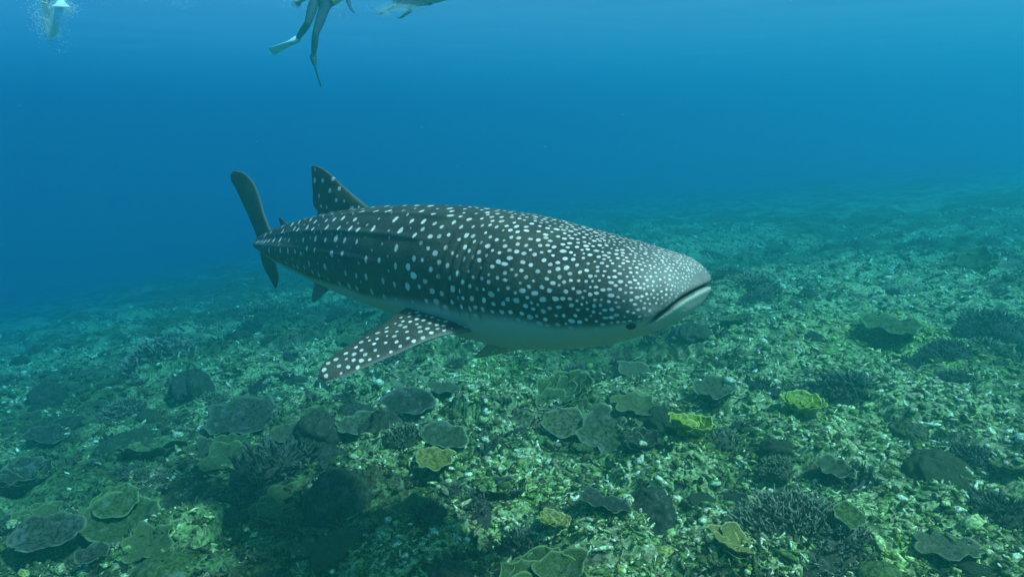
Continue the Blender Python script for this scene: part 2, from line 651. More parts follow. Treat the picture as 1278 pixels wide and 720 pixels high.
def build_shark():
    root = empty('whale_shark', P(640, 350, 4.7))
    tag(root, 'large whale shark with white spotted dark back swimming above the reef', 'shark')
    inv = Matrix.Translation(-root.location)
    # rings, denser at the head
    q = np.linspace(0, 1, 560)
    s = np.where(q < 0.14, 0.20 * (q / 0.14) ** 2.4, 0.20 + (SPN.L - 0.20) * (0.6 * np.clip((q - 0.14) / 0.86, 0, 1) + 0.4 * np.clip((q - 0.14) / 0.86, 0, 1) ** 2.0))
    nth = 360
    th = np.linspace(0, 2 * math.pi, nth, endpoint=False)
    S, TH = np.meshgrid(s, th, indexing='ij')
    c, hh, w, T, R, U = body_frames(s)
    k0 = canon(S.ravel(), TH.ravel())
    y, z = k0[:, 1].copy(), k0[:, 2].copy()
    sf, tf = S.ravel(), TH.ravel()
    hh_f, w_f = np.repeat(hh, nth), np.repeat(w, nth)
    ang = np.degrees(np.where(tf > math.pi, 2 * math.pi - tf, tf))     # 0 back .. 180 belly, both sides
    rad = np.ones_like(sf)
    # ridges along the flank
    for a0, amp, s0, s1 in ((28, 0.016, 1.2, 4.0), (56, 0.018, 1.4, 4.3), (84, 0.016, 1.9, 4.5)):
        env = sstep(s0, s0 + 0.5, sf) * (1 - sstep(s1 - 0.5, s1, sf))
        rad += amp * 1.6 * env * np.exp(-((ang - a0) / 3.2) ** 2)
    # keel on the tail root
    rad += 0.45 * sstep(3.2, 4.1, sf) * np.exp(-((ang - 92) / 16) ** 2)
    # gill slits
    gill = np.zeros_like(sf)
    for k in range(5):
        sg = 1.10 + 0.085 * k + 0.05 * np.cos(np.radians(ang - 90) * 1.5)
        env = sstep(42, 56, ang) * (1 - sstep(104, 116, ang))
        e = (sf - sg)
        gill += env * np.exp(-(e / 0.010) ** 2)
        rad += env * (0.009 * np.exp(-((e + 0.035) / 0.028) ** 2) - 0.016 * np.exp(-(e / 0.012) ** 2))
    # mouth: a slit running back and down from the middle of the snout
    zm = -0.012 - 0.50 * sf - 0.10 * sf ** 2
    dz = z - zm
    front = 1 - sstep(MOUTH_END - 0.10, MOUTH_END, sf)
    slit = front * np.exp(-(dz / 0.010) ** 2)
    lip = front * (np.exp(-((dz - 0.03) / 0.022) ** 2) * 0.02 + np.exp(-((dz + 0.026) / 0.016) ** 2) * 0.025)
    blunt = 1 - sstep(0.04, 0.16, sf)
    rad += (lip - 0.13 * slit) * (1 - 0.8 * blunt)
    push = blunt * (0.035 * slit - 0.25 * lip)
    y *= rad; z *= rad
    # soft general unevenness of the flesh
    un = 0.010 * (fbm(sf * 2.2, ang / 22, 3, 401) - 0.5)
    y *= 1 + un; z *= 1 + un
    C = np.repeat(c, nth, 0); RR = np.repeat(R, nth, 0); UU = np.repeat(U, nth, 0)
    pos = C + y[:, None] * RR + z[:, None] * UU + push[:, None] * np.repeat(T, nth, 0)
    # which lateral sign is the shark's right (camera) side is carried by R
    n0 = len(pos)
    tipf = c[0]
    tipb = c[-1] + T[-1] * 0.02
    pos = np.concatenate([pos, tipf[None], tipb[None]])
    quads = grid_faces(len(s), nth, True)
    j = np.arange(nth)
    f0 = np.stack([np.full(nth, n0), j, (j + 1) % nth, np.full(nth, n0)], -1)
    base = (len(s) - 1) * nth
    f1 = np.stack([np.full(nth, n0 + 1), base + (j + 1) % nth, base + j, np.full(nth, n0 + 1)], -1)
    # spots
    sp = make_spots()
    kd = kdtree.KDTree(len(sp))
    for i, (p, ax, r, st) in enumerate(sp):
        kd.insert(p, i)
    kd.balance()
    val = np.full(n0, -1.0); stv = np.zeros(n0)
    for i in range(n0):
        best = -1.0; bst = 0
        for co, idx, dist in kd.find_n(k0[i], 3):
            _, ax, r, st_ = sp[idx]
            du = k0[i][0] - co[0]
            v = 1 - math.sqrt(max(0.0, dist * dist + du * du * (ax * ax - 1))) / (r * 1.25)
            if v > best: best, bst = v, st_
        val[i] = best; stv[i] = bst
    # pale underside: border runs along the side, wavering
    lim = 112 + 10 * sstep(0.2, 0.0, sf) - 6 * sstep(0.3, 1.0, sf) + 12 * sstep(1.5, 2.3, sf) + 8 * sstep(2.4, 3.6, sf)
    lim = lim + 10 * (fbm(sf * 3, ang * 0 + 2.2, 3, 411) - 0.5)
    belly = sstep(-5, 7, ang - lim)
    belly = np.maximum(belly, front * sstep(-0.005, -0.02, dz))
    stv = stv * (1 - belly) * sstep(-0.03, 0.04, sf) * (1 - front * np.exp(-(np.clip(dz, 0, 1) / 0.05) ** 2) * 0.85)
    stv *= 1 - 0.4 * sstep(72, 105, ang) * sstep(1.6, 1.9, sf)
    snout = 0.75 * (1 - sstep(0.05, 0.50, sf)) * (1 - belly) * (0.55 + 1.1 * fbm(sf * 16, ang / 7, 3, 431))
    mouth = np.clip(slit * 1.3 + 0.55 * gill * (ang < 112), 0, 1)
    pad = lambda a, v0, v1: np.concatenate([a, [v0, v1]])
    me = np_mesh('body', pos - np.array(root.location), np.concatenate([quads, f0, f1]) if False else quads,
                 {'spot': pad(val, -1, -1), 'spot_strength': pad(stv, 0, 0), 'belly': pad(belly, 0.3, 0),
                  'snout': pad(snout, 0.8, 0), 'mouth': pad(mouth, 0, 0)})
    # close both ends with triangle fans
    import bmesh
    bm = bmesh.new(); bm.from_mesh(me); bm.verts.ensure_lookup_table()
    for k in range(nth):
        for tri in ((n0, k, (k + 1) % nth), (n0 + 1, base + (k + 1) % nth, base + k)):
            fc = bm.faces.new([bm.verts[t] for t in tri]); fc.smooth = True
    bmesh.ops.recalc_face_normals(bm, faces=bm.faces)
    bm.to_mesh(me); bm.free()
    link('body', me, M_SKIN, root)

    # the surface point of the body at s, th (for eyes and fin roots)
    def surf(s_, th_, out=0.0):
        k = canon(np.array([s_]), np.array([th_]))[0]
        c_, h_, w_, T_, R_, U_ = body_frames(np.array([s_]))
        p = c_[0] + k[1] * (1 + out) * R_[0] + k[2] * (1 + out) * U_[0]
        return Vector(p), Vector(T_[0]), Vector(R_[0]), Vector(U_[0])

    # which side looks at the camera
    pr, Tn, Rn, Un = surf(1.2, math.pi / 2)
    pl, *_ = surf(1.2, -math.pi / 2)
    near = 1 if (pr - cam_o.location).length < (pl - cam_o.location).length else -1

    # eyes: a dark ball in a low pale rim
    for sd in (near, -near):
        p, T_, R_, U_ = surf(0.30, sd * math.radians(117), -0.02)
        n = 14
        uu = np.linspace(0, math.pi, n); vv = np.linspace(0, 2 * math.pi, n, endpoint=False)
        A, B = np.meshgrid(uu, vv, indexing='ij')
        ex = 0.026
        ball = np.stack([np.sin(A) * np.cos(B) * ex * 1.2, np.sin(A) * np.sin(B) * ex, np.cos(A) * ex * 0.8], -1).reshape(-1, 3)
        M = Matrix((T_, U_, R_ * sd)).transposed()
        ball = ball @ np.array(M).T + np.array(p - root.location)
        link('eye', np_mesh('eye', ball, grid_faces(n, n, True)), M_EYE, root)

    # fins: leading edge and trailing edge as points (photograph x, y, depth), rows from root to tip
    def fin(name, lead, trail, thick, spots=0, seed=0, nr=60, nc=34, pale=0.0, smax=0.03, edge=True):
        L = np.array([P(*a) for a in lead]); Tr = np.array([P(*a) for a in trail])

        def resample(pts, n):
            d = np.concatenate([[0], np.cumsum(np.linalg.norm(np.diff(pts, axis=0), axis=1))])
            k = d / d[-1]
            m = np.gradient(pts, k, axis=0)
            t = np.linspace(0, 1, n)
            i = np.clip(np.searchsorted(k, t) - 1, 0, len(k) - 2)
            h = (k[i + 1] - k[i])[:, None]
            u = ((t - k[i]) / (k[i + 1] - k[i]))[:, None]
            return ((2 * u ** 3 - 3 * u ** 2 + 1) * pts[i] + (u ** 3 - 2 * u ** 2 + u) * h * m[i]
                    + (-2 * u ** 3 + 3 * u ** 2) * pts[i + 1] + (u ** 3 - u ** 2) * h * m[i + 1])
        l, t = resample(L, nr), resample(Tr, nr)
        v = np.linspace(0, 1, nc)
        mid = l[:, None, :] * (1 - v)[None, :, None] + t[:, None, :] * v[None, :, None]
        du = np.gradient(mid, axis=0); dv = np.gradient(mid, axis=1)
        nrm = np.cross(du, dv); nrm /= np.linalg.norm(nrm, axis=2)[:, :, None] + 1e-9
        nm = nrm[nr // 3, nc // 2]
        nrm = nrm * 0.3 + nm * 0.7
        nrm /= np.linalg.norm(nrm, axis=2)[:, :, None]
        prof = 1.9 * np.sqrt(np.clip(v, 0, 1)) * (1 - v) ** 0.9 + 0.06 * np.sin(np.pi * v)
        taper = (1 - 0.80 * np.linspace(0, 1, nr))
        hgt = thick * prof[None, :] * taper[:, None]
        hgt[-1] *= 0.3
        ripple = 0.010 * (fbm(np.repeat(np.linspace(0, 4, nr), nc), np.tile(v * 2, nr), 2, 500 + seed) - 0.5).reshape(nr, nc)
        top = mid + nrm * (hgt + ripple)[:, :, None]
        bot = mid - nrm * (hgt - ripple)[:, :, None]
        n = nr * nc
        verts = np.concatenate([top.reshape(-1, 3), bot.reshape(-1, 3)])
        ft = grid_faces(nr, nc)
        fb = ft[:, ::-1] + n
        # side walls
        walls = []
        for a, b in ((np.arange(nr - 1) * nc, np.arange(1, nr) * nc), (np.arange(1, nr) * nc + nc - 1, np.arange(nr - 1) * nc + nc - 1),
                     ((nr - 1) * nc + np.arange(nc - 1), (nr - 1) * nc + np.arange(1, nc)), (np.arange(1, nc), np.arange(nc - 1))):
            walls.append(np.stack([a, b, b + n, a + n], -1))
        faces = np.concatenate([ft, fb] + walls)
        val = np.full(2 * n, -1.0); stv = np.zeros(2 * n)
        if spots:
            R_ = random.Random(seed)
            pts = []
            for _ in range(spots * 12):
                a, b = R_.random() ** 0.85, R_.uniform(0.08, 0.86)
                p = mid[int(a * (nr - 1)), int(b * (nc - 1))]
                if all(np.linalg.norm(p - q) > smax * 1.75 for q, *_ in pts):
                    pts.append((p, R_.uniform(0.45, 0.9) * smax * 0.62, R_.uniform(0.55, 1.0)))
                if len(pts) >= spots: break
            kd_ = kdtree.KDTree(len(pts))
            for i, (p, r, st) in enumerate(pts): kd_.insert(p, i)
            kd_.balance()
            mf = mid.reshape(-1, 3)
            for i in range(n):
                co, idx, dist = kd_.find(mf[i])
                val[i] = val[i + n] = 1 - dist / (pts[idx][1] * 1.25)
                stv[i] = stv[i + n] = pts[idx][2]
        bl = np.concatenate([np.full(n, pale), np.full(n, pale)])
        snt = np.concatenate([np.tile(0.55 * (1 - sstep(0.0, 0.10, v)), nr)] * 2)
        me = np_mesh(name, verts - np.array(root.location), faces,
                     {'spot': val, 'spot_strength': stv, 'belly': bl, 'snout': snt, 'mouth': np.zeros(2 * n)})
        import bmesh
        bm = bmesh.new(); bm.from_mesh(me)
        bmesh.ops.recalc_face_normals(bm, faces=bm.faces)
        bm.to_mesh(me); bm.free()
        return link(name, me, M_SKIN, root)

    # pectoral fin on the camera's side
    fin('pectoral_fin',
        [(606, 408, 4.55), (585, 414, 4.42), (545, 421, 4.36), (495, 441, 4.30), (452, 460, 4.26), (422, 472, 4.24), (406, 476, 4.24)],
        [(520, 376, 4.86), (500, 388, 4.74), (480, 403, 4.62), (450, 421, 4.50), (420, 440, 4.40), (401, 457, 4.31), (397, 470, 4.26)],
        0.038, 190, 3, 120, 70, smax=0.027)
    # the far one, seen as a pale sliver below the belly
    fin('pectoral_fin',
        [(700, 405, 4.95), (690, 418, 5.15), (668, 430, 5.40), (640, 438, 5.62), (612, 444, 5.80), (594, 447, 5.88)],
        [(630, 400, 5.20), (622, 414, 5.35), (612, 425, 5.50), (604, 433, 5.65), (597, 440, 5.78), (590, 446, 5.88)],
        0.03, 40, 4, 50, 30, pale=0.7)
    # first dorsal fin, then the low second one
    dors = fin('dorsal_fin',
        [(470, 266, 5.52), (448, 249, 5.66), (428, 232, 5.80), (411, 216, 5.92), (400, 209, 6.00), (392, 207, 6.06)],
        [(392, 276, 6.10), (396, 265, 6.08), (391, 256, 6.11), (390, 238, 6.11), (389, 220, 6.10), (389, 208, 6.08)],
        0.034, 14, 8, 70, 40, smax=0.045)
    fin('rear_dorsal_fin',
        [(364, 284, 6.52), (358, 278, 6.60), (353, 274, 6.66), (350, 272, 6.68)],
        [(350, 288, 6.70), (350, 284, 6.70), (349, 278, 6.70), (348, 272, 6.70)], 0.014, 0, 9, 24, 16)
    # anal and pelvic fins below the tail
    fin('pelvic_fin',
        [(418, 352, 5.80), (408, 364, 5.78), (400, 372, 5.80), (392, 377, 5.84)],
        [(394, 344, 6.05), (392, 354, 6.02), (390, 366, 5.96), (389, 377, 5.88)], 0.016, 0, 12, 30, 20, pale=0.25)
    # tail fin: tall upper lobe, shorter lower lobe
    fin('upper_tail_lobe',
        [(344, 304, 6.80), (338, 288, 6.84), (330, 268, 6.90), (324, 245, 6.97), (316, 227, 7.05), (305, 216, 7.14), (293, 213, 7.25)],
        [(322, 308, 7.05), (320, 295, 7.08), (312, 275, 7.13), (303, 255, 7.19), (294, 236, 7.25), (288, 225, 7.29), (287, 218, 7.30)],
        0.030, 0, 15, 70, 30)
    fin('lower_tail_lobe',
        [(344, 302, 6.78), (342, 318, 6.78), (346, 334, 6.78), (348, 346, 6.80), (346, 356, 6.84), (344, 360, 6.86)],
        [(322, 298, 7.05), (324, 316, 7.03), (328, 330, 7.00), (334, 343, 6.95), (339, 352, 6.91), (343, 359, 6.87)],
        0.022, 0, 16, 50, 26)


build_shark()


# ------------------------------------------------------------------ corals
def outline(R, seed, n, rough=0.16):
    a = np.linspace(0, 2 * math.pi, n, endpoint=False)
    r = np.ones(n)
    rr = random.Random(seed)
    for k in range(2, 9):
        r += rough / k ** 0.75 * math.cos(0) * np.cos(k * a + rr.uniform(0, 6.28)) * rr.uniform(0.3, 1)
    r += 0.10 * (vnoise(a * 5, a * 0 + seed, seed) - 0.5) + 0.05 * (vnoise(a * 14, a * 0 + seed, seed + 1) - 0.5)
    return a, r * R


def plate_arrays(R, seed, bowl=0.16, thick=0.05, rough=0.16, stalk=0.22, squash=1.0):
    """a spreading coral plate of radius R on a short stalk, growing edge marked by rim"""
    n, m = 48, 12
    a, r = outline(R, seed, n, rough)
    rho = np.linspace(0.02, 1, m) ** 0.8
    A = a[None, :]
    rad = rho[:, None] * r[None, :]
    x, y = rad * np.cos(A), rad * np.sin(A) * squash
    z = bowl * R * rho[:, None] ** 2.2 + 0.05 * R * rho[:, None] * np.cos(3 * A + seed) + 0.06 * R * rho[:, None] ** 3 * np.cos(7 * A + 2 * seed)
    z = z + 0.07 * R * (vnoise(x / R * 5 + seed, y / R * 5, seed) - 0.5) + 0.05 * R * (vnoise(x / R * 13 + seed, y / R * 13, seed + 3) - 0.5)
    z = z + 0.018 * R * rho[:, None] * np.cos(23 * A + 3 * np.sin(5 * A))
    top = np.stack([x, y, z], -1).reshape(-1, 3)
    zb = z - thick * R * (0.45 + 0.8 * (1 - rho[:, None]))
    bot = np.stack([x * 0.985, y * 0.985, zb], -1).reshape(-1, 3)
    rim_t = np.repeat(sstep(0.90, 1.0, rho), n); rim_b = np.repeat(0.3 * sstep(0.9, 1.0, rho), n)
    # stalk: cone from the underside into the ground
    k = 5
    h = np.linspace(0, 1, k)
    sr = R * (0.34 - 0.16 * np.sin(h * math.pi * 0.7))
    sx, sy = sr[:, None] * np.cos(A), sr[:, None] * np.sin(A)
    sz = np.repeat((-thick * R - h * stalk)[:, None], n, 1)
    st = np.stack([sx, sy, sz], -1).reshape(-1, 3)
    nt_ = m * n
    ft = grid_faces(m, n, True)
    fb = ft[:, ::-1] + nt_
    j = np.arange(n); e = (m - 1) * n
    wall = np.stack([e + j, e + nt_ + j, e + nt_ + (j + 1) % n, e + (j + 1) % n], -1)
    fs = grid_faces(k, n, True)[:, ::-1] + 2 * nt_
    cap = np.stack([j[0::1] * 0, j, (j + 1) % n, (j + 1) % n * 0], -1)
    V = np.concatenate([top, bot, st]); Fc = np.concatenate([ft, fb, wall, fs])
    rim = np.concatenate([rim_t, rim_b, np.zeros(k * n)])
    V[:, 2] += thick * R + stalk * 0.7
    return V, Fc, rim


def plate_mesh(R, seed, **kw):
    V, Fc, rim = plate_arrays(R, seed, **kw)
    return np_mesh('plate', V, Fc, {'rim': rim})


def tube(path, radii, sides=5):
    path = np.asarray(path, float)
    n = len(path)
    T = np.gradient(path, axis=0); T /= np.linalg.norm(T, axis=1)[:, None] + 1e-9
    ref = np.array([0.31, 0.87, 0.38])
    A = np.cross(T, ref); A /= np.linalg.norm(A, axis=1)[:, None] + 1e-9
    B = np.cross(T, A)
    a = np.linspace(0, 2 * math.pi, sides, endpoint=False)
    V = path[:, None, :] + np.asarray(radii)[:, None, None] * (np.cos(a)[None, :, None] * A[:, None, :] + np.sin(a)[None, :, None] * B[:, None, :])
    return V.reshape(-1, 3), grid_faces(n, sides, True)


def branch_mesh(R, seed, n=46, stub=False, flat=0.55, ls=1.0):
    """thicket of branches growing out of one base; tips pale"""
    rr = random.Random(seed)
    Vs, Fs, Rm, off = [], [], [], 0
    for i in range(n):
        az = rr.uniform(0, 6.283)
        q0 = rr.random() ** 0.5
        start = np.array([math.cos(az) * q0 * 0.8, math.sin(az) * q0 * 0.8, 0.30 * flat / 0.55 * (1 - q0 ** 2) - 0.05]) * R
        d = np.array([math.cos(az) * q0 * 0.8 + rr.uniform(-0.75, 0.75), math.sin(az) * q0 * 0.8 + rr.uniform(-0.75, 0.75), rr.uniform(0.35, 1.0)])
        d /= np.linalg.norm(d)
        Lg = R * rr.uniform(0.22, 0.46) * ls
        k = 5
        t = np.linspace(0, 1, k)
        wob = np.array([rr.uniform(-1, 1), rr.uniform(-1, 1), rr.uniform(0, 1)]) * R * 0.10
        path = start[None] + d[None] * Lg * t[:, None] + wob[None] * (t ** 2)[:, None]
        r0 = R * (0.075 if stub else 0.045) * rr.uniform(0.7, 1.2) * ls
        rad = r0 * (1 - (0.35 if stub else 0.62) * t); rad[-1] *= 0.55
        v, f = tube(path, rad)
        Vs.append(v); Fs.append(f + off); Rm.append(np.repeat(sstep(0.55, 1, t), 5)); off += len(v)
        # side twigs
        for _ in range(rr.choice([1, 2, 2, 3])):
            q = rr.uniform(0.35, 0.85)
            p0 = start + d * Lg * q + wob * q * q
            d2 = d + np.array([rr.uniform(-1, 1), rr.uniform(-1, 1), rr.uniform(-0.2, 0.9)]) * 0.9
            d2 /= np.linalg.norm(d2)
            tt = np.linspace(0, 1, 4)
            path2 = p0[None] + d2[None] * Lg * rr.uniform(0.22, 0.42) * tt[:, None]
            rad2 = r0 * 0.7 * (1 - 0.5 * tt); rad2[-1] *= 0.5
            v, f = tube(path2, rad2)
            Vs.append(v); Fs.append(f + off); Rm.append(np.repeat(sstep(0.4, 1, tt), 5)); off += len(v)
    # low base that ties the branches together
    a = np.linspace(0, 2 * math.pi, 20, endpoint=False); hh = np.linspace(0, 1, 6)
    rb = R * 0.86 * np.sqrt(1 - hh ** 2 * 0.98)
    bx = rb[:, None] * np.cos(a)[None] * (1 + 0.12 * np.cos(3 * a + seed))[None]
    by = rb[:, None] * np.sin(a)[None] * (1 + 0.12 * np.cos(3 * a + seed))[None]
    bz = np.repeat((hh * R * 0.36 * flat / 0.55 - R * 0.12)[:, None], 20, 1)
    Vs.append(np.stack([bx, by, bz], -1).reshape(-1, 3)); Fs.append(grid_faces(6, 20, True)[:, ::-1] + off); Rm.append(np.zeros(120))
    return np_mesh('branching_coral', np.concatenate(Vs), np.concatenate(Fs), {'rim': np.concatenate(Rm)})


def dome_mesh(R, seed, h=0.6, lump=0.28):
    n, m = 76, 30
    a = np.linspace(0, 2 * math.pi, n, endpoint=False)
    e = np.linspace(0.02, 1, m) * math.radians(112)
    E, A = np.meshgrid(e, a, indexing='ij')
    x, y, z = np.sin(E) * np.cos(A), np.sin(E) * np.sin(A), np.cos(E)
    q = lump * (fbm(x * 2.3 + seed * 3.7 + z, y * 2.3 - z * 1.3, 3, seed) - 0.5) * 2
    d, r = worley((x + z * 0.7) * 2.6 + seed, (y - z * 0.4) * 2.6, seed + 5)
    q = q + 0.16 * lump / 0.28 * (np.sqrt(np.clip(1 - (d / 0.75) ** 2, 0, 1)) - 0.6)
    d3, r3 = worley((x + z * 0.5) * 8 + seed, (y - z * 0.6) * 8, seed + 9)
    q = q + 0.05 * lump / 0.28 * r3 * np.sqrt(np.clip(1 - (d3 / 0.7) ** 2, 0, 1))
    s = R * (1 + q)
    V = np.stack([x * s, y * s, z * s * h], -1).reshape(-1, 3)
    return np_mesh('boulder_coral', V, grid_faces(m, n, True), {'rim': np.zeros(n * m)})


def foliose_arrays(R, seed, leaves=9):
    """rosette of upright curling leaves"""
    rr = random.Random(seed)
    out = []
    for i in range(leaves):
        az = i / leaves * 6.283 + rr.uniform(-0.3, 0.3)
        lr = R * rr.uniform(0.40, 0.62)
        tilt = rr.uniform(0.35, 0.95)
        V, Fc, rim = plate_arrays(lr, seed * 31 + i, bowl=0.30, thick=0.07, rough=0.22, stalk=0.05)
        M = Matrix.Translation((math.cos(az) * R * 0.5, math.sin(az) * R * 0.5, R * rr.uniform(0.02, 0.24))) @ Matrix.Rotation(az, 4, 'Z') @ Matrix.Rotation(-tilt * 0.6, 4, 'Y')
        M = np.array(M)
        out.append((V @ M[:3, :3].T + M[:3, 3], Fc, rim))
    return out


used_spots = []        # (x, y, r): keep scattered colonies apart


def ground_pt(px, py):
    g, d = G(px, py)
    return g, d


def place(me_or_o, name, mat, g, rz, tilt=(0, 0), dz=0.0, scale=1.0):
    o = bpy.data.objects.new(name, me_or_o)
    if len(me_or_o.materials) == 0: me_or_o.materials.append(mat)
    o.location = (g[0], g[1], g[2] + dz)
    o.rotation_mode = 'ZYX'          # spin first, then tilt
    o.rotation_euler = (tilt[0], tilt[1], rz)
    o.scale = (scale,) * 3
    COL.objects.link(o)
    return o


def size_m(wpx, d):
    return wpx * d / F_PX


def hero_plate(px, py, wpx, mat, label, seed, tilt=(0.12, 0), squash=1.0, bowl=0.16, rough=0.16, stalk=0.16):
    g, d = ground_pt(px, py + wpx * 0.12)
    R = size_m(wpx, d) / 2
    me = plate_mesh(R, seed, squash=squash, bowl=bowl, rough=rough, stalk=stalk)
    z = gh(g.x, g.y)
    o = place(me, 'plate_coral', mat, (g.x, g.y, max(z, g.z)), random.uniform(0, 6.28), tilt, 0.0)
    tag(o, label, 'coral')
    used_spots.append((g.x, g.y, R * 0.9))
    return o


def tiered(px, py, wpx, mat, label, seed, tiers, tilt=(0.1, 0.0)):
    """plates stacked on one another: an Empty with one child per plate"""
    g, d = ground_pt(px, py + wpx * 0.1)
    R = size_m(wpx, d) / 2
    root = empty('plate_coral', (g.x, g.y, g.z))
    root.rotation_euler = (tilt[0], tilt[1], 0)
    tag(root, label, 'coral')
    for i, (fx, fy, fz, fr, tx, ty) in enumerate(tiers):
        me = plate_mesh(R * fr, seed + i, bowl=0.13, rough=0.12, stalk=0.22 + R * fz, thick=0.035)
        o = link('plate', me, mat, root)
        o.location = (fx * R, fy * R, 0.02 * i)
        o.rotation_mode = 'ZYX'
        o.rotation_euler = (tx, ty, seed + i * 2.1)
    used_spots.append((g.x, g.y, R))


def hero_mesh(kind, px, py, wpx, mat, name, label, seed, **kw):
    g, d = ground_pt(px, py)
    R = size_m(wpx, d) / 2
    me = {'branch': branch_mesh, 'dome': dome_mesh}[kind](R, seed, **kw)
    o = place(me, name, mat, (g.x, g.y, gh(g.x, g.y)), random.uniform(0, 6.28), (0.05, 0.0), -0.02)
    tag(o, label, 'coral')
    used_spots.append((g.x, g.y, R * 0.9))


def hero_foliose(px, py, wpx, mat, label, seed, leaves=9):
    g, d = ground_pt(px, py)
    R = size_m(wpx, d) / 2
    root = empty('leafy_coral', (g.x, g.y, gh(g.x, g.y)))
    tag(root, label, 'coral')
    for V, Fc, rim in foliose_arrays(R, seed, leaves):
        link('leaf', np_mesh('leaf', V, Fc, {'rim': rim}), mat, root)
    used_spots.append((g.x, g.y, R))


# colonies one can pick out in the photograph
tiered(152, 648, 92, M_PLATE_G, 'whorled olive plate coral of two overlapping tiers with pale rims', 51,
       [(0.12, -0.20, 0.0, 0.95, 0.12, 0.05), (-0.12, 0.30, 0.16, 0.64, 0.10, -0.06)], (0.22, 0.04))
hero_plate(62, 672, 78, M_PLATE_D, 'broad dull brown plate coral beside the whorled two-tier plate coral', 61, (0.15, 0.05))
hero_plate(118, 702, 40, M_PLATE_D, 'small brown plate coral tucked under the whorled two-tier plate coral', 62, (0.1, 0.0))
hero_mesh('dome', 206, 722, 84, M_PLATE_G, 'boulder_coral', 'smooth green dome coral beside pale rubble near the whorled plate coral', 63, h=0.7, lump=0.10)
hero_mesh('dome', 165, 556, 76, M_BOULDER, 'boulder_coral', 'low olive boulder coral on the falling slope above the whorled plate', 64, h=0.4, lump=0.2)
hero_plate(306, 524, 92, M_PLATE_D, 'wide dark plate coral overhanging the slope below the tail of the shark', 65, (0.18, -0.05))
hero_mesh('branch', 345, 585, 120, M_BRANCH_D, 'branching_coral', 'large blackish branching thicket in the dark hollow under the pectoral fin', 66, n=120)
hero_mesh('dome', 424, 626, 84, M_PLATE_D, 'boulder_coral', 'dark brown steep-sided boulder coral in the shadowed hollow under the shark', 67, h=1.0, lump=0.12)
hero_plate(448, 537, 56, M_PLATE, 'olive plate coral just below the tip of the pectoral fin', 68, (0.1, 0.1))
hero_plate(510, 508, 66, M_PLATE_D, 'round dark plate coral surrounded by pale rubble under the shark', 69, (0.2, 0.0))
hero_plate(552, 552, 58, M_PLATE, 'tilted olive plate coral with pale lower rim among white rubble', 70, (0.22, 0.15))
hero_plate(545, 582, 50, M_OCHRE, 'small ochre plate coral at the edge of white rubble', 71, (0.15, -0.1))
hero_plate(703, 532, 52, M_PLATE, 'upright round olive plate coral touching a wider scalloped one', 72, (0.42, 0.0), 1.0, 0.10)
hero_plate(756, 542, 76, M_PLATE, 'wide scalloped grey-olive plate coral touching an upright round olive one', 73, (0.40, -0.05), 0.95, 0.10, 0.26)
hero_foliose(862, 545, 64, M_YELLOW, 'bright yellow-green leafy coral clump below the head of the shark', 74)
hero_foliose(1000, 516, 60, M_YELLOW, 'yellow-green leafy coral clump in front of a dark mound', 75, 10)
hero_plate(890, 492, 58, M_PLATE, 'flat olive plate coral under the jaw of the shark', 76, (0.12, 0.0))
hero_mesh('branch', 1060, 496, 110, M_BRANCH_D, 'branching_coral', 'broad blackish bushy mound behind the yellow-green leafy clump', 77, n=260, stub=True, flat=0.8, ls=0.55)
hero_mesh('dome', 1132, 544, 46, M_BOULDER, 'boulder_coral', 'small dark boulder coral at the edge of pale sand', 78, h=0.75)
hero_mesh('branch', 1206, 574, 92, M_BRANCH_D, 'branching_coral', 'low dark bushy mound lying on pale sand', 79, n=220, stub=True, flat=0.6, ls=0.5)
hero_mesh('branch', 1000, 668, 190, M_BRANCH_P, 'branching_coral', 'large brown mound of short branches with pale tips', 80, n=520, flat=0.62, ls=0.5)
hero_mesh('branch', 1058, 600, 90, M_BRANCH_D, 'branching_coral', 'dark branching clump behind the large pale-tipped branching mound', 81, n=90)
hero_plate(1036, 594, 46, M_PLATE, 'thin olive plate coral behind the large pale-tipped branching mound', 82, (0.2, 0.1))
hero_plate(1052, 668, 40, M_PLATE_G, 'small green plate coral growing from the large pale-tipped branching mound', 83, (0.25, 0.0), stalk=0.3)
hero_foliose(690, 660, 44, M_OCHRE, 'small ochre leafy coral above a dark blue-green hollow', 84, 7)
hero_mesh('branch', 658, 700, 110, M_BRANCH_D, 'branching_coral', 'dark thicket of branches below the small ochre leafy coral', 85, n=110)
hero_mesh('dome', 1100, 724, 60, M_PLATE_G, 'boulder_coral', 'smooth yellowish dome coral beside the large pale-tipped branching mound', 86, h=0.8, lump=0.08)
hero_plate(1110, 412, 72, M_PLATE_G, 'pale green plate coral standing alone far up the rising slope', 87, (0.1, 0.0))
hero_mesh('branch', 1238, 416, 100, M_BRANCH_D, 'branching_coral', 'tall dark bushy mound on the distant rising slope', 88, n=260, stub=True, flat=0.9, ls=0.5)
hero_mesh('branch', 1250, 640, 90, M_BRANCH_D, 'branching_coral', 'dark branching thicket beside pale rubble at the foot of the rise', 89, n=90)
hero_mesh('branch', 505, 545, 60, M_BRANCH, 'branching_coral', 'brown branching coral between the round dark plate and ochre plate', 90, n=70)
hero_foliose(30, 610, 80, M_PLATE_D, 'dull brown leafy coral clump on the dark slope', 91, 9)

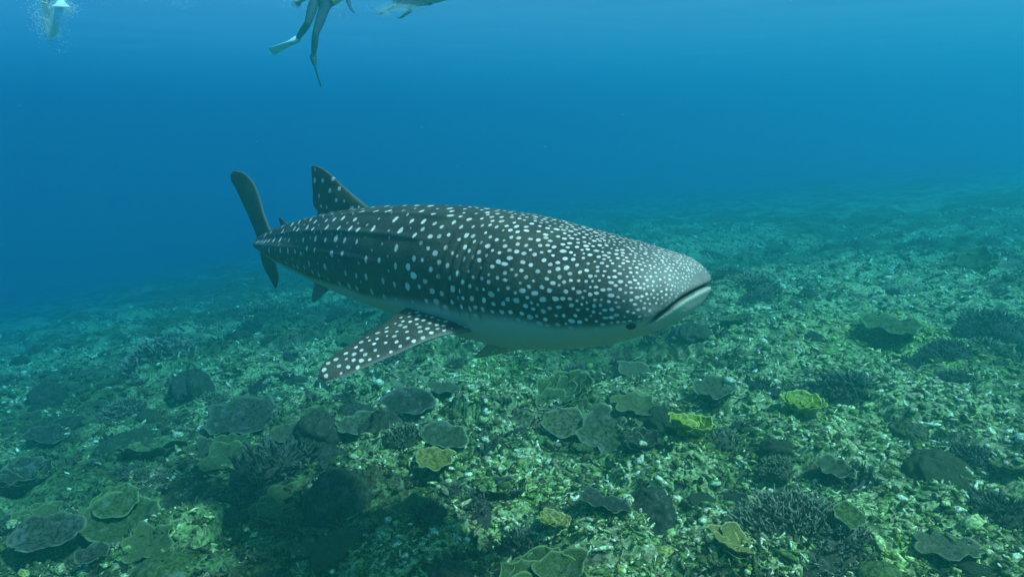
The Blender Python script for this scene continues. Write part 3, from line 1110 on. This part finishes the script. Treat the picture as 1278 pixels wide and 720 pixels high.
# look-alike colonies scattered over the slope
# landmarks that scattered colonies can be described by: (photograph x, y, words)
MARKS = [(152, 648, 'the whorled two-tier plate coral'), (206, 722, 'the smooth green dome coral'), (345, 585, 'the large blackish branching thicket'),
         (424, 626, 'the dark steep-sided boulder coral'), (510, 508, 'the round dark plate coral under the shark'), (545, 582, 'the small ochre plate coral'),
         (730, 540, 'the pair of touching plate corals'), (862, 545, 'the bright yellow-green leafy clump'), (1000, 516, 'the second yellow-green leafy clump'),
         (1060, 492, 'the broad blackish mound'), (1206, 572, 'the low dark bushy mound on pale sand'), (1000, 668, 'the large pale-tipped branching mound'),
         (690, 660, 'the small ochre leafy coral'), (1100, 724, 'the smooth yellowish dome coral'), (1110, 412, 'the lone pale green plate coral'),
         (1238, 412, 'the tall dark mound on the rise'), (30, 610, 'the dull brown leafy clump'), (306, 524, 'the wide dark plate coral below the tail')]
MARKS = [(G(a, b)[0], w) for a, b, w in MARKS]


def where(x, y, R):
    dist, word = min(((m.x - x) ** 2 + (m.y - y) ** 2, w) for m, w in MARKS)
    dist = math.sqrt(dist)
    if dist < 0.75: return 'close beside ' + word
    if dist < 1.5: return 'near ' + word
    hazy = math.hypot(x, y) > 12
    if x < -3.5: return 'hazy on the slope falling into blue water' if hazy else 'on the slope falling away into blue water'
    if x > 3.5: return 'hazy far up the rising slope' if hazy else 'on the rising slope of pale rubble'
    return 'hazy on the far reef behind the shark' if hazy else 'on open rubble below the shark'


KINDS = []
for k in range(6):
    KINDS.append(('plate_coral', plate_mesh(1.0, 200 + k, rough=0.26, stalk=0.40, bowl=0.06 + 0.07 * (k % 3)), [M_PLATE, M_PLATE_D, M_PLATE_G][k % 3],
                  ['olive plate coral', 'dark brown plate coral', 'green plate coral'][k % 3], 0.17, 0.40))
for k in range(6):
    KINDS.append(('boulder_coral', dome_mesh(1.0, 220 + k, 0.45 + 0.08 * k, 0.34), [M_BOULDER, M_PLATE_D][k % 2],
                  ['olive boulder coral', 'brown boulder coral'][k % 2], 0.15, 0.6))
for k in range(6):
    KINDS.append(('branching_coral', branch_mesh(1.0, 240 + k, [70, 150][k % 2], k % 2 == 1, 0.6, [0.9, 0.6][k % 2]), [M_BRANCH, M_BRANCH_D, M_BRANCH_P][k % 3],
                  ['brown branching coral', 'blackish branching coral', 'pale-tipped brown branching coral'][k % 3], 0.21, 1.0))
for k in range(3):
    V, Fc, Rm, off = [], [], [], 0
    for v, f, r in foliose_arrays(1.0, 260 + k, 8):
        V.append(v); Fc.append(f + off); Rm.append(r); off += len(v)
    KINDS.append(('leafy_coral', np_mesh('leafy_coral', np.concatenate(V), np.concatenate(Fc), {'rim': np.concatenate(Rm)}),
                  [M_PLATE_G, M_OCHRE, M_PLATE_D][k], ['green leafy coral', 'ochre leafy coral', 'dark leafy coral'][k], 0.15, [0.9, 0.25, 0.9][k]))

rs = random.Random(99)
made = 0
tries = 0
while made < 245 and tries < 12000:
    tries += 1
    d = 4.3 * math.exp(rs.random() * math.log(22 / 4.3))
    az = rs.uniform(-0.66, 0.66)
    x, y = d * math.sin(az), d * math.cos(az)
    kind = rs.choice(KINDS)
    if rs.random() > kind[5]: continue
    dark = 1 - float(patch_mask(np.array([x]), np.array([y]))[0])
    if rs.random() > 0.25 + dark: continue
    f = min(2.3, max(0.5, math.exp(0.45 * rs.gauss(0, 1))))
    if kind[0] == 'plate_coral': f = min(f, 1.5)
    R = kind[4] * f * (1 + 0.03 * max(0, d - 6))
    if any((x - a) ** 2 + (y - b) ** 2 < ((R + r) * 0.78) ** 2 for a, b, r in used_spots): continue
    z = gh(x, y)
    o = place(kind[1], kind[0], kind[2], (x, y, z), rs.uniform(0, 6.28), (rs.uniform(-0.25, 0.40), rs.uniform(-0.3, 0.3)), -0.05 * R, R)
    o.scale = (R * rs.uniform(0.8, 1.25), R * rs.uniform(0.8, 1.25), R * rs.uniform(0.75, 1.2))
    size = 'small ' if f < 0.75 else ('large ' if f > 1.35 else '')
    tag(o, size + kind[3] + ' ' + where(x, y, R), 'coral', kind[3] + 's scattered on the reef')
    used_spots.append((x, y, R))
    made += 1


# ------------------------------------------------------------------ low turf of knobbly growth (uncountable)
def build_growth():
    rr = random.Random(17)
    T = []
    for k in range(7):
        Vs, Fs, Cs, off = [], [], [], 0
        for i in range(rr.randint(6, 10)):
            a = rr.uniform(0, 6.283); q = rr.random() ** 0.5 * 0.7
            d = np.array([math.cos(a) * q + rr.uniform(-0.5, 0.5), math.sin(a) * q + rr.uniform(-0.5, 0.5), rr.uniform(0.5, 1.0)])
            t = np.linspace(0, 1, 3)
            path = np.array([math.cos(a) * q, math.sin(a) * q, -0.25])[None] + d[None] * rr.uniform(0.5, 0.95) * t[:, None]
            v, f = tube(path, rr.uniform(0.16, 0.30) * np.array([1.0, 1.0, 0.45]), 5)
            f = np.concatenate([f[:, [0, 1, 2]], f[:, [0, 2, 3]], [[10, 11, 12], [10, 12, 13], [10, 13, 14]]])
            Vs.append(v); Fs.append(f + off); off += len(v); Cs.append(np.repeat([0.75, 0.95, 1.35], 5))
        T.append((np.concatenate(Vs), np.concatenate(Fs), np.concatenate(Cs)))
    N = 5200
    d = 3.2 * np.exp(rng.random(N) * math.log(20 / 3.2))
    az = rng.uniform(-0.80, 0.80, N)
    x, y = d * np.sin(az), d * np.cos(az)
    m = patch_mask(x, y)
    keep = rng.random(N) < 1.0 - 0.75 * m
    x, y, d = x[keep], y[keep], d[keep]
    n = len(x)
    z = ground_h(x, y)
    sc = np.clip(0.055 * np.exp(0.35 * rng.standard_normal(n)), 0.025, 0.12) * (1 + 0.03 * np.clip(d - 6, 0, 20))
    rz = rng.uniform(0, 6.283, n)
    pal = np.array([(0.10, 0.115, 0.045), (0.06, 0.062, 0.034), (0.13, 0.105, 0.06), (0.17, 0.18, 0.07), (0.04, 0.042, 0.03)])
    colr = pal[rng.choice(5, n, p=[0.3, 0.25, 0.15, 0.12, 0.18])] * rng.uniform(0.75, 1.3, (n, 1))
    typ = rng.integers(0, len(T), n)
    V, Fc, Cc, off = [], [], [], 0
    for k, (tv, tf, tc) in enumerate(T):
        i = np.where(typ == k)[0]
        c, s_ = np.cos(rz[i])[:, None], np.sin(rz[i])[:, None]
        q = sc[i][:, None]
        X = (tv[:, 0] * c - tv[:, 1] * s_) * q + x[i][:, None]; Y = (tv[:, 0] * s_ + tv[:, 1] * c) * q + y[i][:, None]; Z = tv[:, 2] * q + z[i][:, None]
        V.append(np.stack([X, Y, Z], -1).reshape(-1, 3))
        Fc.append((tf[None] + (np.arange(len(i)) * len(tv))[:, None, None]).reshape(-1, 3) + off)
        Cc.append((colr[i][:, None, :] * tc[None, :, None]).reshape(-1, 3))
        off += len(i) * len(tv)
    o = link('reef_growth', np_mesh('reef_growth', np.concatenate(V), np.concatenate(Fc), {'col': np.concatenate(Cc)}), M_RUBBLE)
    tag(o, 'low knobbly brown and olive growth covering the reef', 'reef growth', kind='stuff')


build_growth()


# ------------------------------------------------------------------ loose rubble (uncountable): real pieces joined into one mesh
def build_rubble():
    rr = random.Random(3)
    T = []
    for k in range(8):      # broken fingers
        n = 3
        t = np.linspace(0, 1, n)
        bend = rr.uniform(-0.5, 0.5)
        path = np.stack([(t - 0.5) * 2, bend * (t - 0.5) ** 2 * 2, 0.2 * rr.uniform(-1, 1) * t], -1)
        rad = 0.24 * np.array([0.7, 1.1, 0.5]) * rr.uniform(0.8, 1.3)
        v, f = tube(path, rad, 4)
        f = np.concatenate([f[:, [0, 1, 2]], f[:, [0, 2, 3]]])
        f = np.concatenate([f, [[0, 1, 2], [0, 2, 3], [8, 10, 9], [8, 11, 10]]])
        T.append((v, f))
    import bmesh
    for k in range(6):      # lumps and chips
        bm = bmesh.new(); bmesh.ops.create_icosphere(bm, subdivisions=1, radius=1)
        v = np.array([x.co[:] for x in bm.verts]); f = np.array([[q.index for q in p.verts] for p in bm.faces]); bm.free()
        v = v * (1 + 0.35 * (np.random.default_rng(k).random((len(v), 1)) - 0.5)) * 0.72
        v[:, 2] *= (0.75 if k < 3 else 0.28)
        v[:, 0] *= 1.2
        T.append((v, f))
    N = 112000
    d = 2.6 * np.exp(rng.random(N) * math.log(30 / 2.6))
    az = rng.uniform(-0.86, 0.86, N)
    x, y = d * np.sin(az), d * np.cos(az)
    m = patch_mask(x, y)
    clump = fbm(x / 0.35, y / 0.35, 3, 611)
    keep = rng.random(N) < np.clip(0.20 + 1.05 * m + 1.6 * (clump - 0.5), 0.08, 1)
    x, y, d, m = x[keep], y[keep], d[keep], m[keep]
    n = len(x)
    z = ground_h(x, y)
    sc = 0.027 * np.exp(0.42 * rng.standard_normal(n)) * (1 + 0.05 * np.clip(d - 5, 0, 20))
    sc = np.clip(sc, 0.012, 0.11)
    rz = rng.uniform(0, 2 * math.pi, n); ry = rng.normal(0, 0.45, n)
    typ = rng.integers(0, len(T), n)
    # colours: bleached fragments, algae-covered ones, a few ochre and mauve
    pal = np.array([(0.78, 0.76, 0.46), (0.48, 0.49, 0.21), (0.22, 0.28, 0.085), (0.12, 0.145, 0.042), (0.065, 0.068, 0.03), (0.36, 0.27, 0.16), (0.38, 0.36, 0.09)])
    w_p = np.array([0.17, 0.22, 0.22, 0.18, 0.12, 0.06, 0.03]); w_d = np.array([0.04, 0.07, 0.20, 0.33, 0.28, 0.06, 0.02])
    u = rng.random(n)
    cw_p, cw_d = np.cumsum(w_p), np.cumsum(w_d)
    ci = np.where(rng.random(n) < m, np.searchsorted(cw_p, u), np.searchsorted(cw_d, u))
    colr = pal[np.clip(ci, 0, len(pal) - 1)] * rng.uniform(0.75, 1.2, (n, 1))
    t_ = tint_mask(x, y)[:, None]
    colr = colr * (1 - t_) + colr * np.array([1.0, 1.08, 0.45]) * t_
    V, Fc, Cc, off = [], [], [], 0
    for k, (tv, tf) in enumerate(T):
        i = np.where(typ == k)[0]
        if not len(i): continue
        c, s_ = np.cos(rz[i]), np.sin(rz[i]); cy, sy = np.cos(ry[i]), np.sin(ry[i])
        vx, vy, vz = tv[:, 0][None], tv[:, 1][None], tv[:, 2][None]
        ax = vx * cy[:, None] + vz * sy[:, None]; azv = -vx * sy[:, None] + vz * cy[:, None]
        X = (ax * c[:, None] - vy * s_[:, None]) * sc[i][:, None] + x[i][:, None]
        Y = (ax * s_[:, None] + vy * c[:, None]) * sc[i][:, None] + y[i][:, None]
        Z = azv * sc[i][:, None] + z[i][:, None] + 0.15 * sc[i][:, None]
        nv = len(tv)
        V.append(np.stack([X, Y, Z], -1).reshape(-1, 3))
        Fc.append((tf[None] + (np.arange(len(i)) * nv)[:, None, None]).reshape(-1, 3) + off)
        Cc.append(np.repeat(colr[i], nv, 0))
        off += len(i) * nv
    me = np_mesh('coral_rubble', np.concatenate(V), np.concatenate(Fc), {'col': np.concatenate(Cc)})
    o = link('coral_rubble', me, M_RUBBLE)
    tag(o, 'broken pale and olive coral rubble strewn over the reef slope', 'rubble', kind='stuff')


build_rubble()


# ------------------------------------------------------------------ snorkelers at the surface
M_SUIT = mat_plain('dark_wetsuit', (0.05, 0.08, 0.11), 0.7, 0.2)
M_SKIN_H = mat_plain('human_skin', (0.42, 0.27, 0.19), 0.55, 0.3, 0.12)
M_VEST = mat_plain('yellow_vest', (0.55, 0.55, 0.08), 0.7, 0.2)
M_FIN_PALE = mat_plain('pale_fin', (0.90, 0.92, 0.84), 0.45, 0.4, 0.1)
M_FIN_DARK = mat_plain('dark_fin', (0.03, 0.05, 0.08), 0.45, 0.4, 0.1)
M_FIN_GREEN = mat_plain('green_fin', (0.35, 0.62, 0.20), 0.45, 0.4, 0.1)
M_PINK = mat_plain('pink_shirt', (0.70, 0.22, 0.35), 0.8, 0.2, 0.15)
M_WHITE = mat_plain('white_shirt', (0.78, 0.78, 0.76), 0.8, 0.2, 0.1)
M_MASK = mat_plain('mask_rubber', (0.02, 0.02, 0.02), 0.3, 0.5)
M_TUBE = mat_plain('snorkel_tube', (0.8, 0.45, 0.05), 0.4, 0.4)


def skin_body(name, J, E, mat, parent, lv=2):
    """J: joint -> (position, radius); E: pairs"""
    names = list(J)
    me = bpy.data.meshes.new(name)
    me.from_pydata([tuple(J[k][0]) for k in names], [(names.index(a), names.index(b)) for a, b in E], [])
    o = link(name, me, mat, parent)
    md = o.modifiers.new('skin', 'SKIN')
    md.use_smooth_shade = True
    sv = me.skin_vertices[0].data if me.skin_vertices else None
    if sv is None:
        # the layer is made by the modifier operator only; make it through bmesh
        import bmesh
        bm = bmesh.new(); bm.from_mesh(me); bm.verts.layers.skin.verify(); bm.to_mesh(me); bm.free()
        sv = me.skin_vertices[0].data
    for i, k in enumerate(names):
        r = J[k][1]
        sv[i].radius = r if isinstance(r, tuple) else (r, r)
        sv[i].use_root = (i == 0)
    sb = o.modifiers.new('smooth', 'SUBSURF'); sb.levels = lv; sb.render_levels = lv
    return o


def fin_blade(parent, ankle, toe_dir, flat_dir, L, mat):
    """swim fin: foot pocket and a blade that widens to the end"""
    t = Vector(toe_dir).normalized(); f = Vector(flat_dir); f = (f - f.dot(t) * t).normalized(); s = t.cross(f)
    us = np.array([0.0, 0.10, 0.24, 0.34, 0.55, 0.8, 0.97, 1.0])
    wd = np.array([0.035, 0.05, 0.055, 0.06, 0.085, 0.105, 0.11, 0.09])
    th = np.array([0.05, 0.055, 0.045, 0.022, 0.013, 0.009, 0.006, 0.004])
    sec = []
    for u, w, h in zip(us, wd, th):
        c = Vector(ankle) + t * (u * L - 0.04) + f * (0.10 * L * u * u)
        for a in np.linspace(0, 2 * math.pi, 12, endpoint=False):
            sec.append(c + s * (w * math.copysign(abs(math.cos(a)) ** 0.6, math.cos(a))) + f * (h * math.sin(a)))
    V = np.array(sec)
    Fq = grid_faces(len(us), 12, True)
    end = np.array([[0, 1, 2, 3], [0, 3, 4, 5], [0, 5, 6, 7], [0, 7, 8, 9], [0, 9, 10, 11]])
    V = V - np.array(parent.location)
    return link('swim_fin', np_mesh('swim_fin', V, np.concatenate([Fq, end[:, ::-1], end + (len(us) - 1) * 12])), mat, parent)


def snorkeler(label, pel, chest_dir, side_dir, legs, arms, suit, finmats, fin_len=0.55, vest=None, shirt=None, short=None):
    """pel: pelvis; chest_dir: from pelvis to neck; legs: [(knee, ankle, fin direction, fin flat direction)]; arms: [(elbow, hand)]"""
    root = empty('person', pel)
    tag(root, label, 'person')
    pel = Vector(pel); cd = Vector(chest_dir).normalized(); sd = Vector(side_dir); sd = (sd - sd.dot(cd) * cd).normalized()
    fw = cd.cross(sd)
    loc = lambda p: Vector(p) - pel
    J = {'pelvis': (Vector((0, 0, 0)), (0.15, 0.12)), 'waist': (cd * 0.20, (0.135, 0.105)), 'chest': (cd * 0.40, (0.165, 0.12)),
         'neck': (cd * 0.55, 0.06), 'jaw': (cd * 0.62 + fw * 0.03, 0.075), 'skull': (cd * 0.72 + fw * 0.02, 0.10), 'crown': (cd * 0.80, 0.06)}
    E = [('pelvis', 'waist'), ('waist', 'chest'), ('chest', 'neck'), ('neck', 'jaw'), ('jaw', 'skull'), ('skull', 'crown')]
    for i, (kn, an, fd, ff) in enumerate(legs):
        sg = 1 if i == 0 else -1
        hip = sd * 0.10 * sg - cd * 0.05
        k, a = loc(kn), loc(an)
        J['hip%d' % i] = (hip, 0.095); J['thigh%d' % i] = (hip.lerp(k, 0.5), 0.085); J['knee%d' % i] = (k, 0.058)
        J['calf%d' % i] = (k.lerp(a, 0.35), 0.062); J['ankle%d' % i] = (a, 0.038); J['foot%d' % i] = (a + Vector(fd).normalized() * 0.14, 0.035)
        E += [('pelvis', 'hip%d' % i), ('hip%d' % i, 'thigh%d' % i), ('thigh%d' % i, 'knee%d' % i), ('knee%d' % i, 'calf%d' % i),
              ('calf%d' % i, 'ankle%d' % i), ('ankle%d' % i, 'foot%d' % i)]
    for i, (el, ha) in enumerate(arms):
        sg = 1 if i == 0 else -1
        sh = cd * 0.47 + sd * 0.17 * sg
        e, h = loc(el), loc(ha)
        J['shoulder%d' % i] = (sh, 0.06); J['elbow%d' % i] = (e, 0.042); J['wrist%d' % i] = (h, 0.028)
        hd = (h - e).normalized()
        J['palm%d' % i] = (h + hd * 0.06, (0.04, 0.02))
        E += [('chest', 'shoulder%d' % i), ('shoulder%d' % i, 'elbow%d' % i), ('elbow%d' % i, 'wrist%d' % i), ('wrist%d' % i, 'palm%d' % i)]
        for q in range(5):
            off = sd * (0.028 * (q - 1.5) if q < 4 else 0.05)
            ln = [0.07, 0.085, 0.08, 0.06, 0.045][q]
            J['knuckle%d_%d' % (i, q)] = (h + hd * (0.09 if q < 4 else 0.05) + off, 0.009)
            J['tip%d_%d' % (i, q)] = (h + hd * ((0.09 if q < 4 else 0.05) + ln) + off * 1.2 - fw * 0.02, 0.007)
            E += [('palm%d' % i, 'knuckle%d_%d' % (i, q)), ('knuckle%d_%d' % (i, q), 'tip%d_%d' % (i, q))]
    skin_body('body', J, E, suit, root)
    # mask and snorkel
    hc = cd * 0.70 + fw * 0.10
    a = np.linspace(0, 2 * math.pi, 16, endpoint=False)
    rows = []
    for k, (r, o) in enumerate(((0.075, -0.02), (0.08, 0.0), (0.075, 0.03), (0.055, 0.035), (0.01, 0.035))):
        for q in a:
            rows.append(hc + sd * (r * 1.15 * math.cos(q)) + cd * (r * 0.75 * math.sin(q)) + fw * o)
    link('mask', np_mesh('mask', np.array(rows), grid_faces(5, 16, True)), M_MASK, root)
    pts = [hc - cd * 0.10 + fw * 0.02, hc - cd * 0.09 + fw * 0.05 + sd * 0.06, hc + sd * 0.11 - fw * 0.03, hc + sd * 0.12 + cd * 0.16 - fw * 0.12, hc + sd * 0.12 + cd * 0.25 - fw * 0.22]
    v, f = tube(np.array(pts), [0.013] * 5, 8)
    link('snorkel', np_mesh('snorkel', v, f), M_TUBE, root)
    for gar, r0, mat, nm in ((vest, (0.10, 0.50), M_VEST, 'vest'), (shirt, (-0.04, 0.50), shirt, 'shirt'), (short, (-0.14, 0.12), short, 'shorts')):
        if gar is None: continue
        rows = []
        u = np.linspace(r0[0], r0[1], 9)
        for k, t in enumerate(u):
            wv = 0.155 + 0.05 * sstep(0.1, 0.45, t) - 0.05 * sstep(0.44, 0.52, t)
            dv = 0.125 + 0.025 * sstep(0.1, 0.45, t)
            for q in a:
                rows.append(cd * t + sd * (wv * 1.12 * math.cos(q)) + fw * (dv * 1.12 * math.sin(q)))
        link(nm, np_mesh(nm, np.array(rows), grid_faces(9, 16, True)), mat, root)
    for i, (kn, an, fd, ff) in enumerate(legs):
        fin_blade(root, an, fd, ff, fin_len, finmats[i])
    return root


# treading snorkeler in a dark suit: one leg kicked to the side, the other hanging straight
D1 = 12.0
pe = P(402, 2, D1)
kn1, an1, ft1 = P(384, 30, D1 - 0.15), P(371, 49, D1 + 0.1), P(343, 66, D1 + 0.05)
kn2, an2, ft2 = P(394, 42, D1 - 0.05), P(391, 72, D1 + 0.1), P(396, 104, D1 + 0.15)
snorkeler('snorkeler in dark wetsuit with yellow vest, one leg hanging straight down', pe, (0.42, 0.25, 0.42), (0.4, 0.1, -0.4),
          [(kn2, an2, ft2 - an2, (1, 0.3, 0)), (kn1, an1, ft1 - an1, (0.1, 0.5, 1))],
          [(pe + Vector((0.42, 0.0, 0.02)), pe + Vector((0.50, -0.2, -0.12))), (pe + Vector((-0.05, -0.1, 0.15)), pe + Vector((-0.30, -0.15, -0.02)))],
          M_SUIT, [M_FIN_DARK, M_FIN_PALE], 0.52, vest=True)
# pale fins of a second one, kicking downwards
D2 = 10.6
pe = P(78, -52, D2)
pe = Vector((pe.x, pe.y + 0.3, min(pe.z, SURF_Z - 0.12)))
snorkeler('snorkeler in white shirt with pale fins pointing down through the surface', pe, (0.35, 0.85, 0.12), (0.9, -0.4, 0.0),
          [(P(80, -22, D2), P(76, 2, D2 - 0.1), P(77, 16, D2 - 0.5) - P(76, 2, D2 - 0.1), (0.2, -0.4, 1)),
           (P(62, -22, D2 - 0.1), P(57, 6, D2 - 0.1), P(64, 42, D2 + 0.15) - P(57, 6, D2 - 0.1), (0.5, -0.5, 0.6))],
          [(pe + Vector((0.55, 0.5, -0.05)), pe + Vector((0.6, 0.8, -0.12))), (pe + Vector((-0.2, 0.7, -0.05)), pe + Vector((-0.1, 1.0, -0.12)))],
          M_SKIN_H, [M_FIN_PALE, M_FIN_PALE], 0.5, shirt=M_WHITE, short=M_SUIT)
# a third one lies flat, pink shirt and green fins
D3 = 13.8
pe = P(528, -2, D3)
pe.z = min(pe.z, SURF_Z - 0.10)
snorkeler('snorkeler in pink shirt with green fins lying flat at the surface', pe, (-0.75, 0.6, 0.05), (0.6, 0.75, 0.0),
          [(pe + Vector((0.32, -0.18, -0.05)), pe + Vector((0.62, -0.30, 0.0)), (0.9, -0.3, 0.08), (0.0, 0.3, 1)),
           (pe + Vector((0.30, -0.36, -0.10)), pe + Vector((0.56, -0.52, -0.02)), (0.9, -0.35, 0.1), (0.0, 0.3, 1))],
          [(pe + Vector((-0.6, 0.25, -0.12)), pe + Vector((-0.8, 0.3, -0.2))), (pe + Vector((-0.3, 0.6, -0.12)), pe + Vector((-0.5, 0.8, -0.2)))],
          M_SKIN_H, [M_FIN_GREEN, M_FIN_GREEN], 0.55, shirt=M_PINK, short=M_PINK)


# ------------------------------------------------------------------ drifting specks
def build_specks():
    n = 75
    d = rng.uniform(1.2, 9, n)
    px, py = rng.uniform(-100, 1380, n), rng.uniform(-40, 520, n)
    V, Fc, off = [], [], 0
    for i in range(n):
        c = np.array(P(px[i], py[i], d[i]))
        r = rng.uniform(0.0010, 0.0022) * (0.5 + d[i] / 6)
        o = np.array([(1, 0, 0), (-1, 0, 0), (0, 1, 0), (0, -1, 0), (0, 0, 1), (0, 0, -1)]) * r * rng.uniform(0.6, 1.4, (6, 1))
        V.append(c + o)
        Fc.append(np.array([(0, 2, 4), (2, 1, 4), (1, 3, 4), (3, 0, 4), (2, 0, 5), (1, 2, 5), (3, 1, 5), (0, 3, 5)]) + off)
        off += 6
    o = link('drifting_specks', np_mesh('drifting_specks', np.concatenate(V), np.concatenate(Fc)), mat_plain('plankton', (0.75, 0.75, 0.7), 0.8, 0.1))
    tag(o, 'tiny pale specks drifting in the water', 'plankton', kind='stuff')


build_specks()


# ------------------------------------------------------------------ air bubbles whipped up by the swimmers
def build_bubbles():
    V, Fc, off = [], [], 0
    octa = np.array([(1, 0, 0), (-1, 0, 0), (0, 1, 0), (0, -1, 0), (0, 0, 1), (0, 0, -1)], float)
    fo = np.array([(0, 2, 4), (2, 1, 4), (1, 3, 4), (3, 0, 4), (2, 0, 5), (1, 2, 5), (3, 1, 5), (0, 3, 5)])
    for px, py, d, sx, sy, n in ((61, 26, 10.6, 0.07, 0.15, 1500), (77, 8, 10.6, 0.06, 0.06, 900), (500, 10, 13.6, 0.24, 0.04, 1100), (480, 15, 13.6, 0.07, 0.04, 400),
                                 (425, 12, 12.0, 0.09, 0.08, 120), (372, 6, 12.0, 0.14, 0.05, 160), (225, 3, 13.0, 0.12, 0.05, 120), (90, -4, 11.5, 0.5, 0.06, 260)):
        c = np.array(P(px, py, d))
        for _ in range(n):
            p = c + rng.normal(0, 1, 3) * np.array([sx, 0.15, sy])
            if p[2] > SURF_Z - 0.04: p[2] = SURF_Z - 0.04 - rng.random() * 0.05
            V.append(p + octa * rng.uniform(0.003, 0.008)); Fc.append(fo + off); off += 6
    o = link('air_bubbles', np_mesh('air_bubbles', np.concatenate(V), np.concatenate(Fc)), mat_plain('bubble_white', (0.88, 0.90, 0.90), 0.3, 0.6, 0.05))
    tag(o, 'white clouds of fine air bubbles around the swimmers', 'bubbles', kind='stuff')


build_bubbles()
